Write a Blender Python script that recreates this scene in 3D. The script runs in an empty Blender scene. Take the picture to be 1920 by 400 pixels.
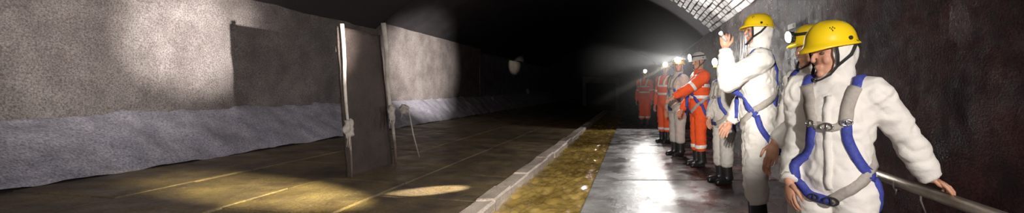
import bpy, bmesh, math, random
from mathutils import Vector, Matrix, noise
from mathutils.bvhtree import BVHTree
random.seed(7)
S = bpy.context.scene
C = S.collection
V = Vector
R = math.radians

# ------------------------------------------------------------------ camera
EYE, F = 1.25, 800.0
cam = bpy.data.objects.new('camera', bpy.data.cameras.new('camera')); C.objects.link(cam)
cam.location = (0, 0, EYE); cam.rotation_euler = (R(90), 0, 0)
cam.data.sensor_width = 36; cam.data.lens = F / 1920 * 36
cam.data.shift_x = -(1188 - 960) / 1920; cam.data.shift_y = -(200 - 168) / 1920
cam.data.clip_start = 0.05; cam.data.clip_end = 200
S.camera = cam
# ------------------------------------------------------------------ world, exposure
W = bpy.data.worlds.new('tunnel_dark'); S.world = W; W.use_nodes = True
W.node_tree.nodes['Background'].inputs[0].default_value = (0.5, 0.52, 0.6, 1)
W.node_tree.nodes['Background'].inputs[1].default_value = 0.04
S.view_settings.view_transform = 'Standard'; S.view_settings.look = 'None'
S.view_settings.gamma = 1.0; S.view_settings.use_curve_mapping = False
S.view_settings.exposure = 0.0
# ------------------------------------------------------------------ unseen lamps behind the camera: a key light, the rest added fill
def lamp(name, loc, power, color=(1, .96, .9), radius=.03, aim=None, cone=None, blend=.6):
    d = bpy.data.lights.new(name, 'SPOT' if aim else 'POINT')
    d.energy = power; d.color = color; d.shadow_soft_size = radius
    o = bpy.data.objects.new(name, d); C.objects.link(o); o.location = loc
    if aim:
        d.spot_size = R(cone); d.spot_blend = blend
        o.rotation_euler = (V(aim) - V(loc)).to_track_quat('-Z', 'Y').to_euler()
    return o
lamp('unseen_lamp', (1.05, -0.9, 1.85), 360, (1, .95, .90), .05)
lamp('unseen_lamp', (-0.3, -0.5, 1.7), 1500, (1, .95, .88), .04, (1.15, 6.2, 1.0), 24, 1.)
lamp('unseen_lamp', (-0.1, -0.25, 1.5), 22, (1, .90, .84), .05)
lamp('unseen_lamp', (-0.1, -0.2, 1.5), 720, (.93, .93, 1.), .04, (-6.1, 6.8, .35), 44, 1.)
lamp('unseen_lamp', (-0.9, -0.6, 1.7), 2300, (1, .95, .82), .04, (-1.10, 4.6, 0.0), 26, 1.)

# ------------------------------------------------------------------ helpers
class MB:
    def __init__(s): s.v = []; s.f = []; s.m = []
    def add(s, vs, fs, m=0):
        b = len(s.v); s.v += [tuple(p) for p in vs]
        s.f += [tuple(i + b for i in f) for f in fs]; s.m += [m] * len(fs)
    def box(s, lo, hi, M=None, m=0):
        vs = [V((x, y, z)) for x in (lo[0], hi[0]) for y in (lo[1], hi[1]) for z in (lo[2], hi[2])]
        if M: vs = [M @ p for p in vs]
        s.add(vs, [(0, 1, 3, 2), (4, 6, 7, 5), (0, 4, 5, 1), (2, 3, 7, 6), (0, 2, 6, 4), (1, 5, 7, 3)], m)
    def tube(s, pts, rad, ref=V((1, 0, 0)), n=12, m=0):
        pts = [V(p) for p in pts]; vs = []; fs = []; k = len(pts)
        for i, p in enumerate(pts):
            t = (pts[min(i + 1, k - 1)] - pts[max(i - 1, 0)]).normalized()
            x = ref - t * ref.dot(t)
            if x.length < 1e-3: x = V((0, 1, 0)) - t * t.y
            x.normalize(); y = t.cross(x)
            r = rad[i] if isinstance(rad, (list, tuple)) else rad
            a, b = r if isinstance(r, (list, tuple)) else (r, r)
            for j in range(n):
                q = 2 * math.pi * j / n
                vs.append(p + x * (a * math.cos(q)) + y * (b * math.sin(q)))
        for i in range(k - 1):
            for j in range(n):
                j2 = (j + 1) % n
                fs.append((i * n + j, i * n + j2, (i + 1) * n + j2, (i + 1) * n + j))
        fs.append(tuple(range(n - 1, -1, -1))); fs.append(tuple((k - 1) * n + j for j in range(n)))
        s.add(vs, fs, m)
    def ball(s, c, r, M=None, n=14, k=9, m=0):
        c = V(c); r = r if isinstance(r, (list, tuple)) else (r, r, r)
        vs = []; fs = []
        for i in range(1, k):
            a = math.pi * i / k
            for j in range(n):
                q = 2 * math.pi * j / n
                d = V((r[0] * math.sin(a) * math.cos(q), r[1] * math.sin(a) * math.sin(q), r[2] * math.cos(a)))
                vs.append(c + (M @ d if M else d))
        t = V((0, 0, r[2])); t = M @ t if M else t
        vs += [c + t, c - t]; T, B = len(vs) - 2, len(vs) - 1
        for i in range(k - 2):
            for j in range(n):
                j2 = (j + 1) % n
                fs.append((i * n + j, (i + 1) * n + j, (i + 1) * n + j2, i * n + j2))
        for j in range(n):
            j2 = (j + 1) % n
            fs.append((T, j, j2)); fs.append((B, (k - 2) * n + j2, (k - 2) * n + j))
        s.add(vs, fs, m)
    def mesh(s, name, smooth=True):
        me = bpy.data.meshes.new(name); me.from_pydata(s.v, [], s.f)
        if any(s.m): me.polygons.foreach_set('material_index', s.m)
        if smooth: me.polygons.foreach_set('use_smooth', [True] * len(s.f))
        me.update(); return me
def put(name, me, mats, parent=None, loc=None):
    if isinstance(me, MB): me = me.mesh(name)
    o = bpy.data.objects.new(name, me); C.objects.link(o)
    me.materials.clear()
    for m in (mats if isinstance(mats, (list, tuple)) else [mats]): me.materials.append(m)
    if parent: o.parent = parent
    if loc: o.location = loc
    return o
def tag(o, label, cat, group=None):
    o['label'] = label; o['category'] = cat
    if group: o['group'] = group
    return o
def structure(o, label=None):
    o['kind'] = 'structure'
    if label: o['label'] = label
    return o
def empty(name, loc=(0, 0, 0), rz=0):
    o = bpy.data.objects.new(name, None); C.objects.link(o); o.empty_display_size = .1
    o.location = loc; o.rotation_euler = (0, 0, rz); return o
def baked(mb, voxel, smooth=4, factor=.5):
    me = mb.mesh('tmp'); o = bpy.data.objects.new('tmp', me); C.objects.link(o)
    r = o.modifiers.new('r', 'REMESH'); r.mode = 'VOXEL'; r.voxel_size = voxel
    if smooth:
        q = o.modifiers.new('s', 'SMOOTH'); q.factor = factor; q.iterations = smooth
    dg = bpy.context.evaluated_depsgraph_get()
    out = bpy.data.meshes.new_from_object(o.evaluated_get(dg), depsgraph=dg)
    bpy.data.objects.remove(o); bpy.data.meshes.remove(me)
    out.polygons.foreach_set('use_smooth', [True] * len(out.polygons))
    return out
def displace(me, fn):
    nr = [v.normal.copy() for v in me.vertices]
    for v, n in zip(me.vertices, nr): v.co += n * fn(v.co, n)
    me.update()
def bvh_of(me):
    return BVHTree.FromPolygons([v.co.copy() for v in me.vertices], [tuple(p.vertices) for p in me.polygons])
def grid(fn, nu, nv):
    mb = MB(); vs = [fn(i / nu, j / nv) for j in range(nv + 1) for i in range(nu + 1)]
    w = nu + 1
    mb.add(vs, [(j * w + i, j * w + i + 1, (j + 1) * w + i + 1, (j + 1) * w + i) for j in range(nv) for i in range(nu)])
    return mb

# ------------------------------------------------------------------ materials
def mat(name, col, rough=.6, metal=0., var=None, vscale=6., bump=0., bscale=30., spec=.5, rvar=None, emit=None, fine=0., finescale=60., fcols=None, coat=0.):
    m = bpy.data.materials.new(name); m.use_nodes = True
    nt = m.node_tree; N = nt.nodes; L = nt.links; b = N['Principled BSDF']
    b.inputs['Base Color'].default_value = (*col, 1); b.inputs['Roughness'].default_value = rough
    b.inputs['Metallic'].default_value = metal; b.inputs['Specular IOR Level'].default_value = spec
    b.inputs['Coat Weight'].default_value = coat
    if emit:
        b.inputs['Emission Color'].default_value = (*emit[0], 1); b.inputs['Emission Strength'].default_value = emit[1]
    g = N.new('ShaderNodeNewGeometry')
    def noise_tex(scale, detail=6, rough=.6):
        t = N.new('ShaderNodeTexNoise'); t.inputs['Scale'].default_value = scale
        t.inputs['Detail'].default_value = detail; t.inputs['Roughness'].default_value = rough
        L.new(g.outputs['Position'], t.inputs['Vector']); return t
    src = None
    if var:
        t = noise_tex(vscale); rp = N.new('ShaderNodeValToRGB')
        rp.color_ramp.elements[0].position = .35; rp.color_ramp.elements[1].position = .68
        rp.color_ramp.elements[0].color = (*col, 1); rp.color_ramp.elements[1].color = (*var, 1)
        L.new(t.outputs['Fac'], rp.inputs[0]); src = rp.outputs[0]
    if fine:
        t = noise_tex(finescale, 2, .7); rp = N.new('ShaderNodeValToRGB')
        e = rp.color_ramp.elements; cs = fcols or [(.25, .22, .2), (1, 1, 1), (1.9, 1.6, 1.6)]
        e[0].position = .3; e[0].color = (*cs[0], 1); e[1].position = .5; e[1].color = (*cs[1], 1)
        q = e.new(.72); q.color = (*cs[2], 1)
        L.new(t.outputs['Fac'], rp.inputs[0])
        mx = N.new('ShaderNodeMix'); mx.data_type = 'RGBA'; mx.blend_type = 'MULTIPLY'; mx.inputs[0].default_value = fine
        if src: L.new(src, mx.inputs[6])
        else: mx.inputs[6].default_value = (*col, 1)
        L.new(rp.outputs[0], mx.inputs[7]); src = mx.outputs[2]
    if src: L.new(src, b.inputs['Base Color'])
    if rvar:
        t = noise_tex(rvar[0], 5); mr = N.new('ShaderNodeMapRange')
        mr.inputs[1].default_value = .35; mr.inputs[2].default_value = .65
        mr.inputs[3].default_value = rvar[1]; mr.inputs[4].default_value = rvar[2]
        L.new(t.outputs['Fac'], mr.inputs[0]); L.new(mr.outputs[0], b.inputs['Roughness'])
    if bump:
        t = noise_tex(bscale, 8, .65); bp = N.new('ShaderNodeBump')
        bp.inputs['Strength'].default_value = bump; bp.inputs['Distance'].default_value = .02
        L.new(t.outputs['Fac'], bp.inputs['Height']); L.new(bp.outputs[0], b.inputs['Normal'])
    return m
SP = [(.35, .28, .28), (1, .97, .95), (1.8, 1.6, 1.7)]
m_wall = mat('stained_concrete', (.10, .084, .077), .75, var=(.19, .170, .158), vscale=2.2, bump=.7, bscale=22, fine=.9, finescale=55, fcols=SP)
m_bench = mat('wet_blue_grey_render', (.24, .235, .27), .5, var=(.40, .385, .43), vscale=3.2, bump=.8, bscale=14, fine=.75, finescale=48, fcols=SP)
m_slab = mat('silted_stone', (.068, .049, .034), .5, var=(.17, .128, .058), vscale=2.2, bump=.6, bscale=20, fine=.7, finescale=60, fcols=SP, rvar=(3, .35, .7))
m_bed = mat('dark_silt', (.035, .026, .02), .6, bump=.5, bscale=30)
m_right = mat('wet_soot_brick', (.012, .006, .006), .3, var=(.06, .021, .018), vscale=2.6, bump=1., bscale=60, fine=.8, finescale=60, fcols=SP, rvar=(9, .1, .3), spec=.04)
m_roof = mat('sooty_roof', (.014, .012, .014), .7, var=(.032, .024, .027), vscale=2, bump=.8, bscale=20, fine=.6)
m_mortar = mat('dark_mortar', (.03, .022, .022), .9, bump=.5)
m_brick = mat('pale_glazed_brick', (.52, .49, .47), .35, var=(.72, .70, .69), vscale=7, bump=.5, bscale=30)
m_kerb = mat('kerb_stone', (.34, .28, .24), .45, var=(.55, .48, .42), vscale=4, bump=.7, bscale=25, fine=.5)
m_water = mat('turbid_water', (.165, .105, .026), .05, var=(.36, .25, .075), vscale=2.5, bump=.5, bscale=22, spec=.8)
m_rust = mat('rusted_plate', (.025, .015, .011), .7, var=(.05, .033, .025), vscale=5, bump=.7, bscale=30, fine=.7, fcols=SP)
m_post = mat('limed_post', (.60, .56, .50), .6, var=(.36, .29, .23), vscale=5, bump=.6, bscale=40)
m_rag = mat('soaked_rag', (.30, .25, .21), .9, var=(.46, .42, .38), vscale=20, bump=.6, bscale=60)
m_white = mat('white_coverall', (.80, .76, .71), .75, bump=.25, bscale=35, spec=.25)
m_grey = mat('greyed_coverall', (.55, .51, .47), .8, bump=.25, bscale=30, spec=.25)
m_orange = mat('hi_vis_orange', (.95, .115, .025), .75, bump=.25, bscale=30, spec=.2)
m_reflect = mat('reflective_tape', (.82, .82, .80), .4)
m_yellow = mat('yellow_shell', (.93, .64, .012), .28, spec=.6)
m_hgrey = mat('grey_shell', (.55, .52, .50), .35)
m_black = mat('black_rubber', (.018, .017, .018), .35, bump=.1)
m_strapb = mat('black_webbing', (.02, .018, .02), .8)
m_blue = mat('blue_webbing', (.035, .045, .30), .7, var=(.06, .08, .36), vscale=80)
m_webg = mat('grey_webbing', (.36, .32, .28), .8, var=(.44, .40, .36), vscale=60)
m_steel = mat('steel', (.62, .60, .58), .3, 1.)
m_rail = mat('galvanised_rail', (.50, .46, .40), .38, .85, var=(.36, .30, .24), vscale=9, bump=.2)
m_skin = mat('skin', (.56, .27, .17), .55, var=(.62, .33, .22), vscale=25, bump=.08, bscale=120)
m_eyew = mat('eye_white', (.13, .075, .055), .4)
m_iris = mat('eye_iris', (.05, .03, .02), .2)
m_hair = mat('dark_hair', (.03, .02, .015), .7)
m_lens = mat('lamp_lens', (1, 1, 1), .2, emit=((1, .98, .95), 40.))
m_lens2 = mat('far_lamp_lens', (1, 1, 1), .2, emit=((1, .98, .95), 70.))
m_tag = mat('white_plate', (.8, .8, .78), .4)

def wet_wall_painted_glare(m):
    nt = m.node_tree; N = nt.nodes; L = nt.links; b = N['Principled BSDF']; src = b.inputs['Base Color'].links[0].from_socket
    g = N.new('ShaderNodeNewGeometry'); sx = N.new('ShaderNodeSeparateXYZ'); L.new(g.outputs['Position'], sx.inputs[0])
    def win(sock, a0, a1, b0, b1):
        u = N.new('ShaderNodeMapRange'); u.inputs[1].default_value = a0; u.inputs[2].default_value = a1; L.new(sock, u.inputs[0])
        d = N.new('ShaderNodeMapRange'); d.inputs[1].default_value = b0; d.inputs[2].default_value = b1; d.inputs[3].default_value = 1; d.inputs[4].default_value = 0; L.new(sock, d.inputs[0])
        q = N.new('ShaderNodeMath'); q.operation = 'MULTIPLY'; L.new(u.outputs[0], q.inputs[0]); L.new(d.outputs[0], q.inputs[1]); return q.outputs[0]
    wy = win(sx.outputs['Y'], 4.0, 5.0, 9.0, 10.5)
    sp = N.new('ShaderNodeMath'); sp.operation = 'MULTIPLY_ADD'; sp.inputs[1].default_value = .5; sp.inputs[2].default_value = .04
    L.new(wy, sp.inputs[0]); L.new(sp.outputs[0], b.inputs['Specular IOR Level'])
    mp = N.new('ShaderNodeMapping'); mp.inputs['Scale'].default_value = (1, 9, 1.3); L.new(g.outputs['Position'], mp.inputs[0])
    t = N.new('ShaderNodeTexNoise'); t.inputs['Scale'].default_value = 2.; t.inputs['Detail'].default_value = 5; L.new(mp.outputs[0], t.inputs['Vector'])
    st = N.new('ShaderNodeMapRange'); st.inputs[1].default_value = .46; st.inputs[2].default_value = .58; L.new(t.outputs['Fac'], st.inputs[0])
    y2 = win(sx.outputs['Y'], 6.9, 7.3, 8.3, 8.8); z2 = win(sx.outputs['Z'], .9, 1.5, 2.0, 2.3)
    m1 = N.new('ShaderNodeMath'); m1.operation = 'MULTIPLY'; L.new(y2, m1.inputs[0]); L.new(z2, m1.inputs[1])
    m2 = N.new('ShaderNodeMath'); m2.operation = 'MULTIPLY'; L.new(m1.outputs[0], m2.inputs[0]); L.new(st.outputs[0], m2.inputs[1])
    mx = N.new('ShaderNodeMix'); mx.data_type = 'RGBA'; mx.inputs[7].default_value = (.75, .74, .72, 1)  # whitish streaks put bright wet reflections into the wall colour
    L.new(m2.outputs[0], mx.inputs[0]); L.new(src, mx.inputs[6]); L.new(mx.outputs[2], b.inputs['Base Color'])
wet_wall_painted_glare(m_right)
def stain_post(m):
    nt = m.node_tree; N = nt.nodes; L = nt.links; b = N['Principled BSDF']; src = b.inputs['Base Color'].links[0].from_socket
    g = N.new('ShaderNodeNewGeometry'); sx = N.new('ShaderNodeSeparateXYZ'); L.new(g.outputs['Position'], sx.inputs[0])
    t = N.new('ShaderNodeTexNoise'); t.inputs['Scale'].default_value = 9; L.new(g.outputs['Position'], t.inputs['Vector'])
    ma = N.new('ShaderNodeMath'); ma.operation = 'MULTIPLY_ADD'; ma.inputs[1].default_value = .7; L.new(t.outputs['Fac'], ma.inputs[0]); L.new(sx.outputs['Z'], ma.inputs[2])
    mr = N.new('ShaderNodeMapRange'); mr.inputs[1].default_value = .75; mr.inputs[2].default_value = 1.25; L.new(ma.outputs[0], mr.inputs[0])
    mx = N.new('ShaderNodeMix'); mx.data_type = 'RGBA'; mx.inputs[6].default_value = (.11, .075, .055, 1)
    L.new(mr.outputs[0], mx.inputs[0]); L.new(src, mx.inputs[7]); L.new(mx.outputs[2], b.inputs['Base Color'])
m_stick = mat('bleached_stick', (.42, .37, .31), .7, bump=.4)
stain_post(m_post)
# walkway: wet pale concrete, grimy and rust-stained towards the wall
m_walk = mat('wet_walkway', (.20, .19, .19), .3, bump=.35, bscale=18, rvar=(2.6, .10, .42), spec=.6)
def walk_nodes(m):
    nt = m.node_tree; N = nt.nodes; L = nt.links; b = N['Principled BSDF']
    g = N.new('ShaderNodeNewGeometry'); sx = N.new('ShaderNodeSeparateXYZ'); L.new(g.outputs['Position'], sx.inputs[0])
    t = N.new('ShaderNodeTexNoise'); t.inputs['Scale'].default_value = 2.4; t.inputs['Detail'].default_value = 8
    L.new(g.outputs['Position'], t.inputs['Vector'])
    ad = N.new('ShaderNodeMath'); ad.operation = 'MULTIPLY_ADD'; ad.inputs[1].default_value = .9
    L.new(t.outputs['Fac'], ad.inputs[0]); L.new(sx.outputs['X'], ad.inputs[2])
    mr = N.new('ShaderNodeMapRange'); mr.inputs[1].default_value = 1.16; mr.inputs[2].default_value = 1.34
    L.new(ad.outputs[0], mr.inputs[0])
    t2 = N.new('ShaderNodeTexNoise'); t2.inputs['Scale'].default_value = 3; t2.inputs['Detail'].default_value = 8
    L.new(g.outputs['Position'], t2.inputs['Vector'])
    r1 = N.new('ShaderNodeValToRGB'); r1.color_ramp.elements[0].position = .3; r1.color_ramp.elements[1].position = .7
    r1.color_ramp.elements[0].color = (.17, .155, .15, 1); r1.color_ramp.elements[1].color = (.33, .32, .325, 1)
    r2 = N.new('ShaderNodeValToRGB'); r2.color_ramp.elements[0].position = .4; r2.color_ramp.elements[1].position = .75
    r2.color_ramp.elements[0].color = (.022, .013, .012, 1); r2.color_ramp.elements[1].color = (.11, .035, .03, 1)
    L.new(t2.outputs['Fac'], r1.inputs[0]); L.new(t2.outputs['Fac'], r2.inputs[0])
    mx = N.new('ShaderNodeMix'); mx.data_type = 'RGBA'
    L.new(mr.outputs[0], mx.inputs[0]); L.new(r1.outputs[0], mx.inputs[6]); L.new(r2.outputs[0], mx.inputs[7])
    L.new(mx.outputs[2], b.inputs['Base Color'])
walk_nodes(m_walk)

# ------------------------------------------------------------------ the tunnel
XR, XL, ZR, ZL = 2.0, -6.6, 2.72, 3.0
FAR, NEAR, YJ = 34.0, -3.0, 10.9
def rel(p, a, s): return a * (noise.noise(p * s) + .5 * noise.noise(p * s * 2.3))
# right wall
def f(u, v):
    y = NEAR + (FAR - NEAR) * u; z = -.3 + (ZR + .3) * v
    return V((XR + rel(V((0, y, z)), .03, 1.7), y, z))
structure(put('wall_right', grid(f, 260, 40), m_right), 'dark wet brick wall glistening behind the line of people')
# left wall: upper wall, then a step back further in
YS = 18.3
def f(u, v):
    y = NEAR + (YS - NEAR) * u; z = .93 + (ZL - .93) * v
    return V((XL + rel(V((0, y, z)), .03, 1.3), y, z))
wl = structure(put('wall_left', grid(f, 180, 36), m_wall), 'stained grey concrete side wall with a bright lamp spot')
mb = MB(); mb.box((XL - .9, YS, .3), (XL + .02, YS + .12, ZL)); put('wall_return', mb.mesh('wall_return', False), m_wall, wl)
def f(u, v):
    y = YS + .1 + (FAR - YS) * u; z = .3 + (ZL - .2) * v
    return V((XL - .8 + rel(V((3, y, z)), .03, 1.3), y, z))
put('wall_recess', grid(f, 60, 20), m_wall, wl)
# battered bench at the foot of the left wall
def f(u, v):
    y = NEAR + (FAR - NEAR) * u; x = -5.9 + (-6.64 + 5.9) * v; z = .30 + (.97 - .30) * v
    d = rel(V((1, y, z)), .035, 2.1) + rel(V((5, y, z)), .02, 6)
    return V((x + d, y, z + d))
structure(put('trim_1', grid(f, 400, 14), m_bench), 'blue grey sloping bench along the foot of the left wall')
# bed under the slabs
def f(u, v):
    x = -6.2 + (-1.72 + 6.2) * u; return V((x, NEAR + (FAR - NEAR) * v, .005 + max(0, (-1.85 - x)) * .0680 - .03))
fl = structure(put('floor', grid(f, 4, 4), m_bed), 'brown silted stone floor left of the water channel')
# stone slabs of the left floor
xs = [-1.75, -2.85, -3.85, -4.92, -5.92]
sme = []
for r_ in range(4):
    y = .6 + (r_ % 2) * .62
    k = 0
    while y < FAR - 1.5:
        ln = 1.28 + .22 * random.random()
        x1, x0 = xs[r_] - .012, xs[r_ + 1] + .012
        if y > 13: ln = 20.
        mb = MB(); j = random.uniform(-.008, .008); bv = .006
        def zz(x): return .005 + (-1.85 - x) * .0680 + j
        y1 = min(y + ln - .018, FAR - .5)
        lo = [V((x, q, zz(x) - .06)) for x, q in ((x0, y), (x1, y), (x1, y1), (x0, y1))]
        md = [V((x, q, zz(x) - bv)) for x, q in ((x0, y), (x1, y), (x1, y1), (x0, y1))]
        hi = [V((x, q, zz(x))) for x, q in ((x0 + bv, y + bv), (x1 - bv, y + bv), (x1 - bv, y1 - bv), (x0 + bv, y1 - bv))]
        fs = [(8, 9, 10, 11)] + [(a + o, (a + 1) % 4 + o, (a + 1) % 4 + 4 + o, a + 4 + o) for o in (0, 4) for a in range(4)]
        mb.add(lo + md + hi, fs)
        put('slab', mb.mesh('slab', False), m_slab, fl); y += ln
# channel: sides, bed, water
mb = MB(); mb.box((-1.84, NEAR, -.62), (-.56, FAR, -.5)); mb.box((-1.86, NEAR, -.6), (-1.56, FAR, -.06)); mb.box((-.56, NEAR, -.6), (2.1, FAR, -.045))
structure(put('channel_bed', mb.mesh('channel_bed', False), m_bed), 'dark bed and sides of the water channel')
# walkway slabs
wk = structure(empty('walkway'), 'wet grey concrete walkway beside the water channel')
y = 5.9 - 2.46 * 3
while y < FAR:
    mb = MB(); a, b, c, d = -.55, 2.05, y, min(y + 2.445, FAR); j = random.uniform(-.004, .004); e = .014
    lo = [V((p, q, -.25)) for p, q in ((a, c), (b, c), (b, d), (a, d))]
    md = [V((p, q, -e + j)) for p, q in ((a, c), (b, c), (b, d), (a, d))]
    hi = [V((p, q, j)) for p, q in ((a + e, c + e), (b - e, c + e), (b - e, d - e), (a + e, d - e))]
    mb.add(lo + md + hi, [(8, 9, 10, 11)] + [(k + o, (k + 1) % 4 + o, (k + 1) % 4 + 4 + o, k + 4 + o) for o in (0, 4) for k in range(4)])
    put('slab', mb.mesh('walk_slab', False), m_walk, wk); y += 2.46
# kerb stones, one by one
kb = structure(empty('trim_2'), 'pale stone kerb along the left edge of the water')
y = .5
while y < 24:
    ln = random.choice((.62, .8, .95)); mb = MB(); e = .02
    jx, jz = random.uniform(-.012, .012), random.uniform(-.012, .012)
    a, b, c, d, z0, z1 = -1.72 + jx, -1.50 + jx, y, y + ln - .02, -.3, .06 + jz
    lo = [V((p, q, z0)) for p, q in ((a, c), (b, c), (b, d), (a, d))]
    md = [V((p + random.uniform(-.01, .01), q, z1 - e)) for p, q in ((a, c), (b, c), (b, d), (a, d))]
    hi = [V((p + random.uniform(-.008, .008), q, z1 + random.uniform(-.008, .008))) for p, q in ((a + e, c + e), (b - e, c + e), (b - e, d - e), (a + e, d - e))]
    mb.add(lo + md + hi, [(8, 9, 10, 11)] + [(k + o, (k + 1) % 4 + o, (k + 1) % 4 + 4 + o, k + 4 + o) for o in (0, 4) for k in range(4)])
    put('kerb_stone', mb.mesh('kerb_stone', False), m_kerb, kb); y += ln
# flowing water
def f(u, v):
    x = -1.56 + 1.02 * u; y = .6 + (26 - .6) * v
    p = V((x * 3.2, y * 1.5, 0)); q = V((x * 7 + 3, y * 4.2, 2))
    h = .035 * noise.noise(p) + .034 * (1 - abs(noise.noise(q)) * 2) + .026 * (.5 - abs(noise.noise(V((x * 13, y * 9, 5)))))
    return V((x, y, -.07 + h))
o = put('flowing_water', grid(f, 44, 900), m_water); o['kind'] = 'stuff'
tag(o, 'rippling yellow brown water running down the channel', 'water')

# roof: near pale-brick vault, far sooty vault
CX = (XR + XL) / 2; HA = (XR - XL) / 2; TH = R(44); RV = HA / math.sin(TH); CZ = (ZR) - RV * math.cos(TH)
def varc(t, r=0.):   # t: 0 at the right springing, arc angle from there
    a = TH - t; return V((CX + (RV + r) * math.sin(a), 0, CZ + (RV + r) * math.cos(a)))
def f(u, v):
    p = varc(2 * TH * u, .055); p.y = NEAR + (YJ - NEAR) * v; p.z += .25 * u * 0; return p
ce = structure(put('ceiling', grid(f, 40, 20), m_mortar), 'arched brick tunnel roof over the walkway')
def f(u, v):
    p = varc(2 * TH * u, .28); p.y = YJ + (FAR - YJ) * v; d = rel(V((p.x, p.y, p.z)), .04, 1.2); return p + V((0, 0, d))
put('far_vault', grid(f, 40, 30), m_roof, ce)
def f(u, v):
    p = varc(2 * TH * u, .05 + .35 * v); p.y = YJ; return p
put('vault_end', grid(f, 40, 1), m_mortar, ce)
bl, bw, bt = .265, .112, .06
bm_ = MB(); e = .008
lo = [V((x, y, 0)) for x, y in ((-bw / 2, -bl / 2), (bw / 2, -bl / 2), (bw / 2, bl / 2), (-bw / 2, bl / 2))]
hi = [V((p.x * .86, p.y * .93, -bt)) for p in lo]; md = [V((p.x, p.y, -bt + e)) for p in lo]
bm_.add(lo + md + hi, [(11, 10, 9, 8)] + [((k + 1) % 4 + o, k + o, k + 4 + o, (k + 1) % 4 + 4 + o) for o in (0, 4) for k in range(4)])
bme = bm_.mesh('brick', False); bme.materials.append(m_brick)
nb = 0
for c_ in range(15):
    t = (.06 + c_ * .126) / RV
    for k in range(19):
        yy = YJ - .13 - (k + (c_ % 2) * .5) * (bl + .016)
        p = varc(t, .045); p.y = yy; a = TH - t
        o = bpy.data.objects.new('brick', bme); C.objects.link(o); o.parent = ce
        o.location = p + V((random.uniform(-.004, .004), 0, random.uniform(-.012, .006)))
        o.rotation_euler = (random.uniform(-.04, .04), a + random.uniform(-.06, .06), random.uniform(-.02, .02))
        o.scale = (random.uniform(.9, 1.03), random.uniform(.9, 1.02), 1); nb += 1
# far end wall with a pale lintel
mb = MB(); mb.box((-7.6, FAR, -.6), (2.2, FAR + .3, 5.4))
structure(put('wall_back', mb.mesh('wall_back', False), m_roof), 'black far end of the tunnel')
mb = MB(); mb.box((-3.6, 30.0, 1.85), (-1.0, 30.2, 2.12)); mb.box((-3.5, 30.02, 1.7), (-1.1, 30.18, 1.86)); mb.box((-3.6, 30, -.3), (-3.35, 30.2, 1.85)); mb.box((-1.25, 30, -.3), (-1.0, 30.2, 1.85))
tag(put('lintel_frame', mb.mesh('lintel_frame', False), m_wall), 'faint pale lintel frame far down the dark tunnel', 'frame')

# ------------------------------------------------------------------ sluice gate on the left floor
gt = empty('sluice_gate', (-3.6, 5.95, .12))
tag(gt, 'rusty brown plate standing between two pale upright posts', 'gate')
def post(name, y0, y1, top, w0, w1, lean):
    mb = MB(); n = 16; pts = []; rd = []
    for i in range(n + 1):
        t = i / n; p = V((lean * t + .012 * math.sin(t * 9), y0 + (y1 - y0) * t + .006 * noise.noise(V((t * 7, y0, 0))), top * t))
        pts.append(p); q = w0 + (w1 - w0) * t; rd.append((q * (1 + .2 * noise.noise(V((t * 12, y0, 3)))), q))
    mb.tube(pts, rd, V((0, 1, 0)), 10); return put(name, mb, m_post, gt)
post('post', -.50, -.62, 1.95, .010, .024, -.05)
post('post', .51, .26, 2.10, .018, .032, -.05)
mb = MB(); n = 12
def f(u, v):
    z = -.02 + 1.94 * v; y = (-.50 - .12 * v) + (1.0 - .12 * v) * u
    return V((-.04 - .05 * v + rel(V((0, y * 2, z)), .012, 3), y, z))
pl = put('plate', grid(f, 16, 36), m_rust, gt); sd = pl.modifiers.new('thickness', 'SOLIDIFY'); sd.thickness = .03
mb = MB()
for z in (.35, .95, 1.6):
    mb = MB(); mb.box((-.10 - .025 * z, -.50 - .06 * z, z), (-.055 - .025 * z, .49 - .12 * z, z + .07)); put('cross_rib', mb.mesh('cross_rib', False), m_rust, gt)
mb = MB(); mb.box((-.16, -.6, -.08), (.06, .6, .0)); put('sill', mb.mesh('sill', False), m_rust, gt)
def rag(name, loc, size, label, strands=3, cat='rag'):
    mb = MB(); mb.ball((0, 0, 0), size, n=20, k=14)
    for i in range(strands):
        a = random.uniform(-1, 1); mb.tube([(0, a * size[1] * .6, 0), (.01, a * size[1] * .8, -size[2] * .9), (.0, a * size[1], -size[2] * (1.6 + random.random()))], [.012, .009, .004], n=6)
    me = mb.mesh(name)
    for v in me.vertices:
        k = .5 + noise.noise(v.co * 14 + V(loc)) + .6 * noise.noise(v.co * 33)
        if v.co.z > -size[2]: v.co *= .65 + .55 * k
    o = put(name, me, m_rag, None, loc); tag(o, label, cat); return o
rag('rag', (-3.58, 5.36, .78), (.05, .065, .12), 'pale rag snagged low on the nearer gate post', 4)
rag('rag', (-3.57, 6.29, .93), (.05, .06, .11), 'tattered rag hanging off the farther gate post', 4)
rag('rag', (-3.60, 6.68, .95), (.05, .10, .065), 'bundled pale rag jutting out beyond the farther gate post', 2)
mb = MB(); mb.tube([(0, 0, 0), (-.03, -.14, .40), (-.04, -.26, .80)], [.008, .010, .007], n=8)
tag(put('stick', mb, m_stick, None, (-3.54, 7.05, .13)), 'thin pale stick leaning up towards the bundled rag', 'stick')
rag('rag', (-6.50, 19.6, .60), (.10, .10, .30), 'pale rag dangling where the left wall ends', 1)
rag('rag', (-7.2, 29.0, 1.1), (.12, .2, .22), 'small pale rag low under the far lamp spot', 1)

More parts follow.
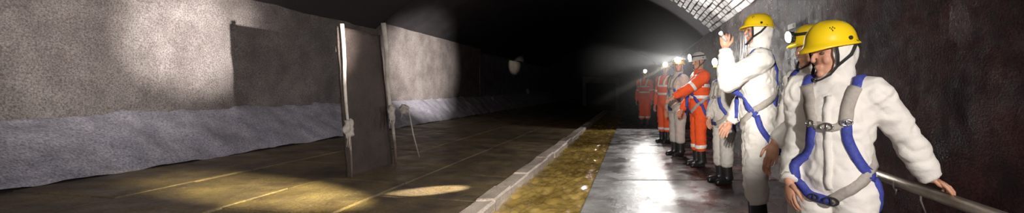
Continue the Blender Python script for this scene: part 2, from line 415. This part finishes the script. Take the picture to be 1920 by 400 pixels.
# ------------------------------------------------------------------ handrail on the right wall
RX, RZ = 1.47, .735
hr = empty('handrail', (RX, 1.0, 0)); tag(hr, 'bare metal handrail gripped by the nearest person', 'handrail')
mb = MB(); mb.tube([(0, -1.2, RZ), (0, 3.4, RZ)], .029, n=16); put('rail', mb, m_rail, hr)
for y in (-.6, 3.25):
    mb = MB(); mb.tube([(0, y, RZ - .02), (.02, y, RZ - .09), (.12, y, RZ - .12), (.53, y, RZ - .12)], .011, n=8)
    mb.ball((.515, y, RZ - .12), (.012, .05, .05)); put('bracket', mb, m_rail, hr)
mb = MB(); pts = [(0.0 + .034 * math.cos(a), 1.36, RZ - .015 + .034 * math.sin(a)) for a in [i * .5 for i in range(10)]]
mb.tube(pts, .004, V((0, 1, 0)), 6); mb.tube([(0, 1.36, RZ - .045), (-.03, 1.34, RZ - .06), (-.035, 1.33, RZ - .03)], .004, n=6); put('wire_hook', mb, m_steel, hr)
mb = MB(); mb.tube([(0.01, 1.2, RZ), (.012, 1.2, RZ - .06), (.03, 1.19, RZ - .12)], [.006, .005, .003], n=6); put('cable_tie', mb, m_tag, hr)
mb = MB(); mb.box((-.012, -.10, -.03), (0.012, .10, .03)); mb.box((-.018, -.08, -.02), (-.01, .08, .02))
tag(put('wall_tag', mb.mesh('wall_tag', False), m_tag, None, (1.955, 5.28, 2.03)), 'small white plate fixed high on the dark right wall', 'plate')

# ------------------------------------------------------------------ people
def ik(sh, tgt, l1, l2, pole):
    sh, tgt = V(sh), V(tgt); d = tgt - sh; D = min(d.length, (l1 + l2) * .995); dn = d.normalized(); tgt = sh + dn * D
    a = (l1 * l1 - l2 * l2 + D * D) / (2 * D); h = math.sqrt(max(0, l1 * l1 - a * a))
    p = V(pole); p = (p - dn * p.dot(dn)).normalized()
    return sh + dn * a + p * h, tgt
def hand(mb, fb, wr, u, n, side, curl, sc=1.):
    u = V(u).normalized(); n = V(n); n = (n - u * n.dot(u)).normalized()
    w = n.cross(u) * side
    M = Matrix((u, w, n)).transposed()
    mb.ball(wr + u * .048 * sc, (.055 * sc, .040 * sc, .017 * sc), M)
    mb.ball(wr + u * .035 * sc + w * .026 * sc + n * .008 * sc, (.032 * sc, .017 * sc, .017 * sc), M)
    for i, ln in enumerate((.072, .080, .074, .058)):
        p = wr + u * (.083 - .004 * abs(i - 1)) * sc + w * (.031 - .0205 * i) * sc
        pts = [p - u * .02 * sc, p]; a = 0; spread = .10 * (1.5 - i)
        c_ = curl * (1 + .08 * i)
        for fr, b in ((.45, .75), (.30, 1.), (.25, .7)):
            a += c_ * b; d = (u * math.cos(a) + n * math.sin(a) + w * spread * .3).normalized()
            p = p + d * ln * fr * sc; pts.append(p)
        fb.tube(pts, [.0085 * sc, .0092 * sc, .0085 * sc, .0078 * sc, .0055 * sc], w, 10)
        fb.ball(pts[-1], .0058 * sc, n=8, k=6)
    p = wr + u * .028 * sc + w * .034 * sc; d1 = (u * .7 + w * .65 + n * .3).normalized(); d2 = (u * .9 + w * .2 + n * (.2 + .5 * curl)).normalized()
    pts = [p - d1 * .015, p + d1 * .03 * sc, p + d1 * .03 * sc + d2 * .028 * sc, p + d1 * .03 * sc + d2 * .052 * sc]
    fb.tube(pts, [.012 * sc, .0105 * sc, .0095 * sc, .006 * sc], n, 10); fb.ball(pts[-1], .0062 * sc, n=8, k=6)
def ribbon(path, bvh, width, off=.009, th=.004, step=.018, snap=.09, closed=False):
    P = [V(p) for p in path]; pts = []
    for a, b in zip(P[:-1], P[1:]):
        k = max(1, int((b - a).length / step))
        pts += [a.lerp(b, i / k) for i in range(k)]
    pts.append(P[-1])
    q = []
    for p in pts:
        h, nn, _, d = bvh.find_nearest(p)
        q.append(h if h is not None and d < snap else p)
    for _ in range(4):
        q = [q[0]] + [(q[i - 1] + q[i] * 2 + q[i + 1]) / 4 for i in range(1, len(q) - 1)] + [q[-1]]
    mb = MB(); vs = []; fs = []; pn = None
    for i, p in enumerate(q):
        t = (q[min(i + 1, len(q) - 1)] - q[max(i - 1, 0)]).normalized()
        h, nn, _, d = bvh.find_nearest(p)
        if pn: nn = (nn + pn * 1.5).normalized()
        pn = nn; s = t.cross(nn).normalized(); nn = s.cross(t).normalized()
        o = (h - p).dot(nn); base = p + nn * max(o, -.01)
        ex = []
        for sg in (-1, 1):
            e = base + s * (sg * width / 2); h2, n2, _, d2 = bvh.find_nearest(e)
            e = e + nn * max(-.006, min(.02, (h2 - e).dot(nn))); ex.append(e)
        mid = base + nn * (off + th)
        vs += [ex[0] + nn * (off - .012), ex[0] + nn * (off + th * .6), mid, ex[1] + nn * (off + th * .6), ex[1] + nn * (off - .012)]
    for i in range(len(q) - 1):
        for j in range(4): fs.append((i * 5 + j, (i + 1) * 5 + j, (i + 1) * 5 + j + 1, i * 5 + j + 1))
    fs += [(0, 1, 2, 3, 4), tuple((len(q) - 1) * 5 + j for j in (4, 3, 2, 1, 0))]
    mb.add(vs, fs); return mb
def ringband(c, ax, bvh, width, maxr, off=.006, ref=V((1, 0, 0)), n=36):
    c = V(c); ax = V(ax).normalized(); x = (ref - ax * ref.dot(ax)).normalized(); y = ax.cross(x); rows = []
    for sg in (-.5, -.2, .2, .5):
        row = []
        for i in range(n):
            a = 2 * math.pi * i / n; d = x * math.cos(a) + y * math.sin(a); o = c + ax * (sg * width)
            h = bvh.ray_cast(o, d, maxr)[0]
            row.append((h - o).length if h is not None else None)
        good = [r for r in row if r]
        md = sorted(good)[len(good) // 2] if good else maxr * .6
        row = [min(r, md * 1.6) if r else md for r in row]
        rows.append([c + ax * (sg * width) + (x * math.cos(2 * math.pi * i / n) + y * math.sin(2 * math.pi * i / n)) * (row[i] + (off if abs(sg) < .4 else off * .6)) for i in range(n)])
    mb = MB(); mb.add([p for r in rows for p in r], [(k * n + i, k * n + (i + 1) % n, (k + 1) * n + (i + 1) % n, (k + 1) * n + i) for k in range(3) for i in range(n)])
    return mb

def person(label, loc, rz, H, suit=m_white, head=(0, 0), arms=None, helmet=m_yellow, lampmat=None, harness=None, hi_vis=False,
           detail=1, stride=(0, 0), hood=True, glow=None, chin=True, bare=False, lean=0, helmlabel=None, bands=m_reflect, boots=True):
    root = empty('person', (*loc, 0), R(rz)); tag(root, label, 'person', 'people lined up along the walkway')
    Mw = Matrix.Translation((*loc, 0)) @ Matrix.Rotation(R(rz), 4, 'Z'); Mi = Mw.inverted()
    h = H
    body, cov, fing = MB(), MB(), MB()
    lf = lambda z: V((0, -lean * max(0, z - .5) * h, 0))
    def tor(mb, rows, k=1.):
        mb.tube([V((0, y * h, z * h)) + lf(z) for z, a, b, y in rows], [(a * h * k, b * h * k) for z, a, b, y in rows], V((1, 0, 0)), 24)
    rows = [(.45, .080, .070, .0), (.49, .102, .084, .002), (.54, .110, .090, .0), (.59, .103, .084, 0), (.64, .106, .085, 0),
            (.70, .114, .087, -.002), (.75, .116, .085, 0), (.79, .106, .074, .004), (.82, .085, .060, .006), (.842, .055, .052, .004), (.865, .043, .047, 0)]
    tor(cov, rows); tor(body, rows, .80)
    # head frame
    neck = V((0, .004, .84)) * h + lf(.84)
    hc = neck + V((0, -.012, .16 * h - .105))
    MH = Matrix.Translation(hc) @ Matrix.Translation((0, .02, -.1)) @ Matrix.Rotation(R(head[0]), 4, 'Z') @ Matrix.Rotation(R(head[1]), 4, 'X') @ Matrix.Translation((0, -.02, .1))
    T = lambda p: MH @ V(p)
    body.tube([neck - V((0, 0, .05)), neck + V((0, -.002, .03)), T((0, .02, -.06))], [.056, .052, .055], n=16)
    hd = [(-.118, .018, .018, -.066), (-.105, .038, .036, -.052), (-.08, .052, .058, -.030), (-.045, .062, .076, -.012), (-.01, .068, .086, -.002),
          (.03, .073, .094, .003), (.065, .071, .091, .005), (.09, .056, .073, .006), (.108, .028, .04, .006)]
    RX_ = MH.to_3x3()
    body.tube([T((0, y, z)) for z, a, b, y in hd], [(a, b) for z, a, b, y in hd], RX_ @ V((1, 0, 0)), 24)
    body.tube([T((0, -.083, .012)), T((0, -.100, -.018)), T((0, -.108, -.034))], [(.007, .010), (.009, .012), (.012, .012)], RX_ @ V((1, 0, 0)), 10)
    body.ball(T((0, -.104, -.036)), (.015, .013, .010), RX_); 
    for s in (-1, 1):
        body.tube([T((s * .012, -.091, .014)), T((s * .034, -.086, .018)), T((s * .052, -.066, .012))], [.008, .009, .008], n=8)
        body.ball(T((s * .036, -.056, -.036)), (.022, .022, .026), RX_)
        body.ball(T((s * .074, .012, -.012)), (.010, .020, .032), RX_)
    body.tube([T((-.024, -.080, -.066)), T((0, -.091, -.063)), T((.024, -.080, -.066))], [.005, .008, .005], n=8)
    body.tube([T((-.020, -.079, -.076)), T((0, -.089, -.076)), T((.020, -.079, -.076))], [.005, .008, .005], n=8)
    body.ball(T((0, -.076, -.104)), (.022, .018, .016), RX_)
    # arms
    J = {}
    arms = arms or {}
    for s, nm in ((1, 'L'), (-1, 'R')):
        sh = V((s * .108 * h, .004 * h, .795 * h)) + lf(.8)
        a = arms.get(nm, {})
        tg = a.get('w'); tg = Mi @ V(tg) if tg is not None else V(a.get('l', (s * .150, -.035, .475))) * h
        sh += V(a.get('sh', (0, 0, 0)))
        el, wr = ik(sh, tg, .175 * h, .150 * h, a.get('pole', (s * .5, .8, -.2)))
        J[nm] = (sh, el, wr)
        cov.ball(sh, .056 * h); cov.tube([V((s * .05 * h, .004 * h, .79 * h)) + lf(.79), sh], [(.056 * h), .056 * h], n=14)
        b_ = .8 if bare else 1.
        cov.tube([sh, sh.lerp(el, .5), el], [.053 * h, .047 * h * b_, .043 * h * b_], n=16); cov.ball(el, .044 * h * b_)
        e2 = el.lerp(wr, .95)
        cov.tube([el, el.lerp(wr, .3), el.lerp(wr, .75), e2], [.043 * h * b_, .042 * h * b_, .034 * h * b_, .028 * h * b_], n=16)
        body.tube([V((s * .04 * h, .004 * h, .79 * h)) + lf(.79), sh, el, wr], [.035 * h, .034 * h, .027 * h, .0165 * h], n=12); body.ball(el, .027 * h)
        u = a.get('u'); u = (Mi.to_3x3() @ V(u)) if u is not None else (wr - el).normalized()
        n = a.get('n'); n = (Mi.to_3x3() @ V(n)) if n is not None else V((-s, .25, 0))
        body.ball(wr, .0165 * h)
        hand(body, fing, wr + (wr - el).normalized() * .008, u, n, s, a.get('curl', .35), h / 1.72)
    # legs
    hem = .165
    for s, nm, st in ((1, 'L', stride[0]), (-1, 'R', stride[1])):
        hp = V((s * .052, 0, .50)) * h; kn = V((s * .056 * h, -st * .5 - .012 * h, .275 * h)); an = V((s * .058 * h, -st, .05 * h))
        c0 = kn.lerp(an, .5)
        cov.tube([hp, hp.lerp(kn, .5), kn, kn.lerp(an, .30), c0, kn.lerp(an, .62)], [.072 * h, .062 * h, .052 * h, .051 * h, .050 * h, .040 * h], n=18)
        cov.ball(hp, .070 * h); cov.ball(kn, .051 * h)
        body.tube([hp, kn, an], [.055 * h, .036 * h, .026 * h], n=12); body.ball(an, .028 * h); body.ball(kn, .036 * h)
        body.tube([an + V((0, .02 * h, -.015 * h)), an + V((0, -.08 * h, -.025 * h))], [.022 * h, .016 * h], n=10)
        J['leg' + nm] = (hp, kn, an)
        bt = MB()
        bt.tube([kn.lerp(an, .25), kn.lerp(an, .6), an + V((0, .004, .02)), an + V((0, .008, -.03))], [(.040 * h, .042 * h), (.036 * h, .039 * h), (.034 * h, .040 * h), (.036 * h, .046 * h)], n=16)
        z0 = .0
        bt.tube([V((an.x, an.y + .045, .042)), V((an.x, an.y, .05)), V((an.x + s * .006, an.y - .09, .045)), V((an.x + s * .012, an.y - .165, .038)), V((an.x + s * .012, an.y - .195, .030))],
                [(.030, .036), (.040, .05), (.045, .044), (.043, .036), (.025, .02)], V((1, 0, 0)), 16)
        bt.tube([V((an.x, an.y + .055, .012)), V((an.x + s * .004, an.y - .08, .012)), V((an.x + s * .012, an.y - .19, .012))], [(.036, .014), (.046, .014), (.040, .014)], V((1, 0, 0)), 16)
        me = baked(bt, .010 if detail > 0 else .014, 3)
        for v in me.vertices: v.co.z = max(v.co.z, .0)
        put('boot', me, m_black, root)
    bme_ = baked(body, (.0055, .0075, .012)[2 - detail] if detail >= 0 else .012, 4)
    if detail <= 0: pass
    bm = bmesh.new(); bm.from_mesh(bme_)
    fm = fing.mesh('f'); bm.from_mesh(fm); bpy.data.meshes.remove(fm); bm.to_mesh(bme_); bm.free()
    bme_.polygons.foreach_set('use_smooth', [True] * len(bme_.polygons))
    bo = put('body', bme_, m_skin, root)
    cme = baked(cov, (.009, .013, .018)[2 - detail], 6)
    off = V((random.uniform(0, 50), random.uniform(0, 50), 0))
    def wr_(p, n):
        a = noise.noise(V((p.x * 5, p.y * 5, p.z * 11)) + off); b = noise.noise(V((p.x * 11 + p.z * 6, p.y * 11, p.z * 20 - p.x * 9)) + off)
        c = noise.noise(p * 3.1 + off)
        d = noise.noise(V((p.x * 9 - p.z * 5, p.y * 9, p.z * 9 + p.x * 7)) + off * 1.7)
        return .024 * (.5 - abs(a)) * .8 + .011 * (.4 - abs(b)) + .012 * c - .004 - .0055 * max(0., 1 - abs(d) * 5)
    displace(cme, wr_)
    co = put('coverall', cme, suit, root); bvh = bvh_of(cme)
    # cuffs
    for nm in 'LR':
        sh, el, wr = J[nm]
        if not bare:
            mb = MB(); mb.tube([el.lerp(wr, .90), el.lerp(wr, .97), el.lerp(wr, 1.0)], [.029 * h, .028 * h, .025 * h], n=16); put('cuff', mb, suit, co)
    # hood
    if hood:
        mb = MB(); mb.ball(T((0, .016, -.006)), (.089, .110, .122), RX_, 24, 16)
        mb.tube([T((0, .012, -.06)), T((0, .022, -.10)), neck + V((0, .008, -.01)), neck + V((0, .01, -.06))], [(.080, .090), (.074, .084), (.075, .078), (.085, .085)], n=20)
        me = baked(mb, .008 if detail > 0 else .012, 4)
        HI = MH.inverted()
        displace(me, lambda p, n: .014 * (.4 - abs(noise.noise(p * 13 + off))) + .008 * noise.noise(p * 24 + off))
        bm = bmesh.new(); bm.from_mesh(me); kill = []
        for v in bm.verts:
            q = HI @ v.co
            if q.y < -.008 and (q.x / .072) ** 2 + ((q.z + .012) / .120) ** 2 < 1: kill.append(v)
        bmesh.ops.delete(bm, geom=kill, context='VERTS')
        for _ in range(10):
            mv = []
            for v in bm.verts:
                if v.is_boundary:
                    nb_ = [e.other_vert(v).co for e in v.link_edges if e.is_boundary]
                    if len(nb_) == 2: mv.append((v, v.co * .4 + (nb_[0] + nb_[1]) * .3))
            for v, c in mv: v.co = c
        bm.to_mesh(me); bm.free()
        ho = put('hood', me, suit, root); sd = ho.modifiers.new('thickness', 'SOLIDIFY'); sd.thickness = .006; sd.offset = 1
    # eyes, brows
    for s in (-1, 1):
        mb = MB(); mb.ball((0, 0, 0), (.0125, .0105, .0085), n=12, k=10)
        me = mb.mesh('eye'); 
        for p in me.polygons:
            if p.center.y < -.0098: p.material_index = 1
        me.transform(Matrix.Translation(T((s * .031, -.0735, -.003))) @ RX_.to_4x4())
        put('eye', me, [m_eyew, m_iris], root)
        mb = MB(); mb.tube([T((s * .014, -.101, .022)), T((s * .034, -.097, .027)), T((s * .052, -.077, .020))], [(.0035, .005), (.004, .006), (.002, .003)], n=8)
        put('eyebrow', mb, m_hair, root)
    # helmet
    HW, HL = .108, .128
    def hf(ph, t):
        cx, cy = math.cos(ph), math.sin(ph)
        a = math.cos(t) ** .75 if t < math.pi / 2 - 1e-6 else 0.; z = math.sin(t) ** .9 if t > 0 else 0
        return V((HW * cx * a, HL * cy * a, .034 + .112 * z + .006 * math.exp(-((cx * a * HW) / .022) ** 2) * math.sin(t)))
    mb = MB(); n = 48; K = 12; vs = []; fs = []
    def brim(ph, w, dz):
        fr = max(0., -math.sin(ph)) ** 3; q = hf(ph, 0); d = V((math.cos(ph), math.sin(ph), 0))
        return q + d * (w * (1 + 2.0 * fr)) + V((0, 0, dz * (1 + 1.2 * fr)))
    rings = [[brim(2 * math.pi * i / n, .013, -.013) for i in range(n)], [brim(2 * math.pi * i / n, .012, -.007) for i in range(n)], [brim(2 * math.pi * i / n, .003, .001) for i in range(n)]]
    rings += [[hf(2 * math.pi * i / n, (k / K) * math.pi / 2 * .985) for i in range(n)] for k in range(1, K + 1)]
    for r in rings: vs += [T((p.x, p.y + .006, p.z)) for p in r]
    for k in range(len(rings) - 1):
        for i in range(n): fs.append((k * n + i, k * n + (i + 1) % n, (k + 1) * n + (i + 1) % n, (k + 1) * n + i))
    fs.append(tuple((len(rings) - 1) * n + i for i in range(n))); mb.add(vs, fs)
    he = put('helmet', mb, helmet, root); sd = he.modifiers.new('thickness', 'SOLIDIFY'); sd.thickness = .004; sd.offset = -1
    if detail == 2:
        for dx, dz in ((0, 0), (.018, .004), (.009, .015), (-.009, .012), (.004, -.012)):
            best = hf(R(-28) + dx * 7, .62 + dz * 7); mb = MB(); mb.ball(T((best.x, best.y + .006, best.z)), .0035, n=8, k=6); put('vent_hole', mb, m_black, he)
    for s in (-1, 1):
        mb = MB(); mb.ball(T((s * .110, .03, .052)), (.006, .012, .010), RX_, 10, 6); put('slot_clip', mb, m_strapb, he)
    if chin:
        for s in (-1, 1):
            mb = MB()
            for pts in ([(s * .099, -.045, .034), (s * .097, -.040, -.02), (s * .086, -.038, -.07)], [(s * .094, .080, .034), (s * .104, .03, -.025), (s * .086, -.038, -.07)],
                        [(s * .086, -.038, -.07), (s * .066, -.070, -.108), (s * .028, -.096, -.128), (0, -.102, -.130)]):
                mb.tube([T(p) for p in pts], [(.0085, .003)] * len(pts), RX_ @ V((0, 1, 0)), 8)
            put('chin_strap', mb, m_strapb, he)
    if lampmat:
        mb = MB(); lm = MB(); LR = .036 if lampmat is m_lens else .056
        mb.tube([T((0, -.120, .080)), T((0, -.155, .078))], [LR * .75, LR + .002], n=18); mb.box((-.022, -.135, .040), (.022, -.112, .075), MH)
        put('headlamp', mb, m_black, he)
        lm.tube([T((0, -.153, .078)), T((0, -.160, .0778)), T((0, -.166, .0776))], [LR, LR * .9, LR * .4], n=18); put('headlamp_lens', lm, lampmat, he)
        mb = MB(); n2 = 40; r0 = [hf(2 * math.pi * i / n2, .36) for i in range(n2)]; r1 = [hf(2 * math.pi * i / n2, .56) for i in range(n2)]
        mb.add([T((p.x * 1.025, p.y * 1.025 + .006, p.z)) for p in r0 + r1], [(i, (i + 1) % n2, n2 + (i + 1) % n2, n2 + i) for i in range(n2)]); put('headband', mb, m_strapb, he)
        lp = Mw @ T((0, -.205, .078))
    else: lp = None
    # harness
    def strap(pts, mt, w=.042, nm='strap', off=.008):
        mb = ribbon([V(p) * h + lf(p[2]) for p in pts], bvh, w * h / 1.7, off); return put(nm, mb, mt, root)
    if hood: strap([(0, -.10, .815), (0, -.12, .72), (0, -.12, .60), (0, -.12, .49)], suit, .035, 'zip_flap', .003)
    if harness:
        for s in (-1, 1):
            strap([(s * .075, .06, .80), (s * .072, .0, .86), (s * .070, -.06, .82)], m_blue, .045)
            strap([(s * .070, -.055, .825), (s * .066, -.10, .77), (s * .060, -.11, .70)], m_webg, .060, 'shoulder_pad', .012)
            strap([(s * .060, -.11, .71), (s * .075, -.11, .64), (s * .095, -.085, .60)] + ([(.105, -.07, .58), (.118, -.02, .55)] if s > 0 else [(-.095, -.085, .52)]), m_blue, .050)
            strap([(s * .075, .06, .81), (s * .04, .11, .74), (-s * .02, .11, .66), (-s * .08, .08, .60)], m_blue, .042)
        strap([(-.06, -.11, .70), (0, -.12, .695), (.06, -.11, .70)], m_webg, .038, 'chest_strap')
        # leg / hip straps
        strap([(.0, .12, .67), (.07, .10, .64), (.118, .03, .605), (.115, -.05, .56), (.06, -.11, .50), (.01, -.12, .475)], m_webg, .050, 'hip_strap')
        strap([(.01, -.12, .475), (-.05, -.11, .48), (-.095, -.075, .515)], m_blue, .045, 'hip_strap', .011)
        strap([(.122, -.02, .55), (.128, .0, .49), (.10, .05, .42)], m_blue, .045, 'leg_strap')
        def onf(p):
            q, nn, _, _ = bvh.find_nearest(V(p) * h + lf(p[2])); return q, nn
        for p, sz in (((0, -.12, .695), .026), ((.008, -.12, .476), .03), ((-.045, -.12, .482), .022), ((.06, -.11, .705), .022), ((-.06, -.11, .705), .022)):
            q, nn = onf(p); mb = MB(); x = V((1, 0, 0)); x = (x - nn * x.dot(nn)).normalized(); z = nn.cross(x)
            q = q + nn * .018; a = sz
            loop = [q + x * a * math.cos(t) * 1.1 + z * a * .62 * math.sin(t) for t in [i * math.pi / 8 for i in range(17)]]
            mb.tube(loop, .0042, nn, 8); mb.tube([q - z * a * .6, q + z * a * .6], .0045, nn, 8)
            put('buckle', mb, m_steel if p[2] > .6 else m_strapb, root)
    if hi_vis:
        for z in (.62, .72): put('reflective_band', ringband(V((0, 0, z * h)) + lf(z), (0, 0, 1), bvh, .05, .135 * h), bands, co)
        for s, nm in ((1, 'L'), (-1, 'R')):
            sh, el, wr = J[nm]
            c = sh.lerp(el, .80); put('reflective_band', ringband(c, el - sh, bvh, .05, .07 * h, ref=V((0, 1, 0))), bands, co)
            hp, kn, an = J['leg' + nm]
            c = kn.lerp(an, .42); put('reflective_band', ringband(c, an - kn, bvh, .055, .08 * h), bands, co)
            strap([(s * .055, -.10, .72), (s * .065, -.08, .80), (s * .066, 0, .85)], bands, .05, 'reflective_brace')
    return root, lp, Mw, J

# nearest person: left hand on the rail
P1 = person('nearest person in white coverall and yellow helmet gripping the metal handrail', (.985, 2.08), -40, 1.545, head=(-36, 8), detail=2, harness=True,
       arms={'L': dict(w=(1.425, 2.03, .815), pole=(.2, .8, .3), u=(.75, -.05, -.38), n=(-.45, 0, -.9), curl=.62), 'R': dict(w=(.765, 2.10, .80), pole=(-.15, .9, 0), curl=.3, u=(.05, -.15, -1), n=(.9, .3, 0))})
P2 = person('person in white coverall looking left behind the nearest person, headlamp on yellow helmet', (1.15, 2.72), -72, 1.622, head=(-10, 4), detail=2, lampmat=m_lens, harness=True,
       arms={'L': dict(w=(.765, 2.48, .885), pole=(.3, .9, -.1), curl=.3, u=(-.15, 0, -1), n=(.2, 1, 0)), 'R': dict(l=(-.13, -.10, .50))})
P3 = person('tall person in white coverall and yellow helmet holding up a small torch', (1.10, 3.78), -100, 1.88, head=(-6, -2), detail=2, harness=True,
       arms={'L': dict(w=(.775, 3.62, 1.595), pole=(.1, -.9, -1), u=(.0, .0, 1), n=(.2, 1, 0), curl=.95), 'R': dict(l=(-.13, -.12, .50))})
P4 = person('person in greyish white coverall with blue harness, half hidden by the raised arm', (1.22, 5.75), -70, 1.64, m_grey, head=(8, 0), detail=1, lampmat=m_lens2, harness=True,
       arms={'L': dict(w=(1.27, 5.50, .95), pole=(.9, .5, -.3), u=(-.3, -.3, -1), n=(-.7, .6, 0)), 'R': dict(w=(.98, 5.62, .82), pole=(-.5, .9, 0), u=(0, 0, -1))})
P5 = person('person in orange coverall and grey helmet reaching an arm forward', (1.08, 7.0), -78, 1.82, m_orange, head=(10, 8), detail=1, helmet=m_hgrey, lampmat=m_lens2, hi_vis=True, hood=False, harness=True,
       arms={'L': dict(w=(.60, 6.72, 1.12), pole=(.3, .6, -1), u=(-.8, 0, -.5), n=(0, .4, -.9)), 'R': dict(l=(-.13, -.12, .50))})
P6 = person('person in greyish coverall squeezed between the two orange coveralls', (.84, 8.1), -62, 1.81, m_grey, head=(52, -4), detail=0, lampmat=m_lens2, harness=True)
P7 = person('person in orange high visibility coverall with white bands, farther down the line', (.75, 10.1), -50, 1.85, m_orange, head=(42, -4), detail=0, lampmat=m_lens2, hi_vis=True, hood=False)
P8 = person('farthest person, dim orange vest and bright headlamp deep in the tunnel', (.38, 14.2), -25, 1.87, m_orange, head=(22, -4), detail=0, lampmat=m_lens2, hi_vis=True, hood=False)
# torch in the raised hand of the tall person
tw = P3[2] @ P3[3]['L'][2]
td = V((-.55, -.62, .5)).normalized()
to = empty('torch', tw + V((-.012, -.035, .085))); to.rotation_mode = 'QUATERNION'; to.rotation_quaternion = td.to_track_quat('Z', 'Y')
tag(to, 'small lit torch held up in the raised hand', 'torch')
mb = MB(); mb.tube([(0, 0, -.06), (0, 0, .045)], .012, n=14); put('barrel', mb, m_hgrey, to)
mb = MB(); mb.tube([(0, 0, .04), (0, 0, .06), (0, 0, .075)], [.013, .018, .018], n=14); put('torch_head', mb, m_hgrey, to)
mb = MB(); mb.tube([(0, 0, .073), (0, 0, .078)], [.017, .012], n=14); put('torch_lens', mb, m_lens, to)
# ------------------------------------------------------------------ the light each headlamp throws
WH = (1, .97, .93)
lamp('headlamp_light', P2[1], 11000, WH, .03, (XL, 6.45, 2.08), 15, 1.)
lamp('headlamp_light', P2[1] + V((-.005, 0, 0)), 2600, WH, .03, (XL, 5.4, 2.5), 34, 1.)
lamp('headlamp_light', P2[1] + V((-.01, 0, 0)), 60, WH, .03, (-6, 4.5, .8), 110, 1.)
lamp('torch_light', to.location + td * .12, 9000, (1, .90, .48), .03, (-3.8, 4.55, .15), 15, 1.)
lamp('headlamp_light', P6[1], 11000, (1, .9, .68), .02, (-2.4, 5.1, .04), 5.6, .7)
lamp('headlamp_light', P5[1], 15000, WH, .03, (XL, 13.2, 2.0), 24, 1.)
lamp('headlamp_light', P7[1], 110000, (1, .93, .75), .03, (-7.35, 26.4, 2.75), 4.0, .9)
for P, e, d in ((P4, 90, (-.75, -1, .05)), (P6, 150, (.25, -1, .25)), (P7, 150, (-.3, -1, .1)), (P8, 170, (-.1, -1, .05))):
    lamp('headlamp_light', P[1], e, WH, .035, P[1] + V(d), 165, .25)
# ------------------------------------------------------------------ thin mist hanging where the crew stands
m_mist = bpy.data.materials.new('mist'); m_mist.use_nodes = True
nt = m_mist.node_tree; nt.nodes.remove(nt.nodes['Principled BSDF'])
vs_ = nt.nodes.new('ShaderNodeVolumeScatter'); vs_.inputs['Anisotropy'].default_value = .3
g = nt.nodes.new('ShaderNodeNewGeometry'); mp = nt.nodes.new('ShaderNodeMapping'); mp.vector_type = 'POINT'
mp.inputs['Location'].default_value = (-.9 / 2.2, -9.5 / 6., -1.6 / 1.9); mp.inputs['Scale'].default_value = (1 / 2.2, 1 / 6., 1 / 1.9)
gr = nt.nodes.new('ShaderNodeTexGradient'); gr.gradient_type = 'QUADRATIC_SPHERE'
mu = nt.nodes.new('ShaderNodeMath'); mu.operation = 'MULTIPLY'; mu.inputs[1].default_value = .030
nt.links.new(g.outputs['Position'], mp.inputs['Vector']); nt.links.new(mp.outputs[0], gr.inputs[0])
nt.links.new(gr.outputs['Fac'], mu.inputs[0]); nt.links.new(mu.outputs[0], vs_.inputs['Density'])
nt.links.new(vs_.outputs[0], nt.nodes['Material Output'].inputs['Volume'])
mb = MB(); mb.box((-1.3, 3.6, .02), (1.93, 15.6, 3.5))
o = put('mist', mb.mesh('mist', False), m_mist); o['kind'] = 'stuff'; tag(o, 'thin damp mist glowing around the crew headlamps', 'mist')
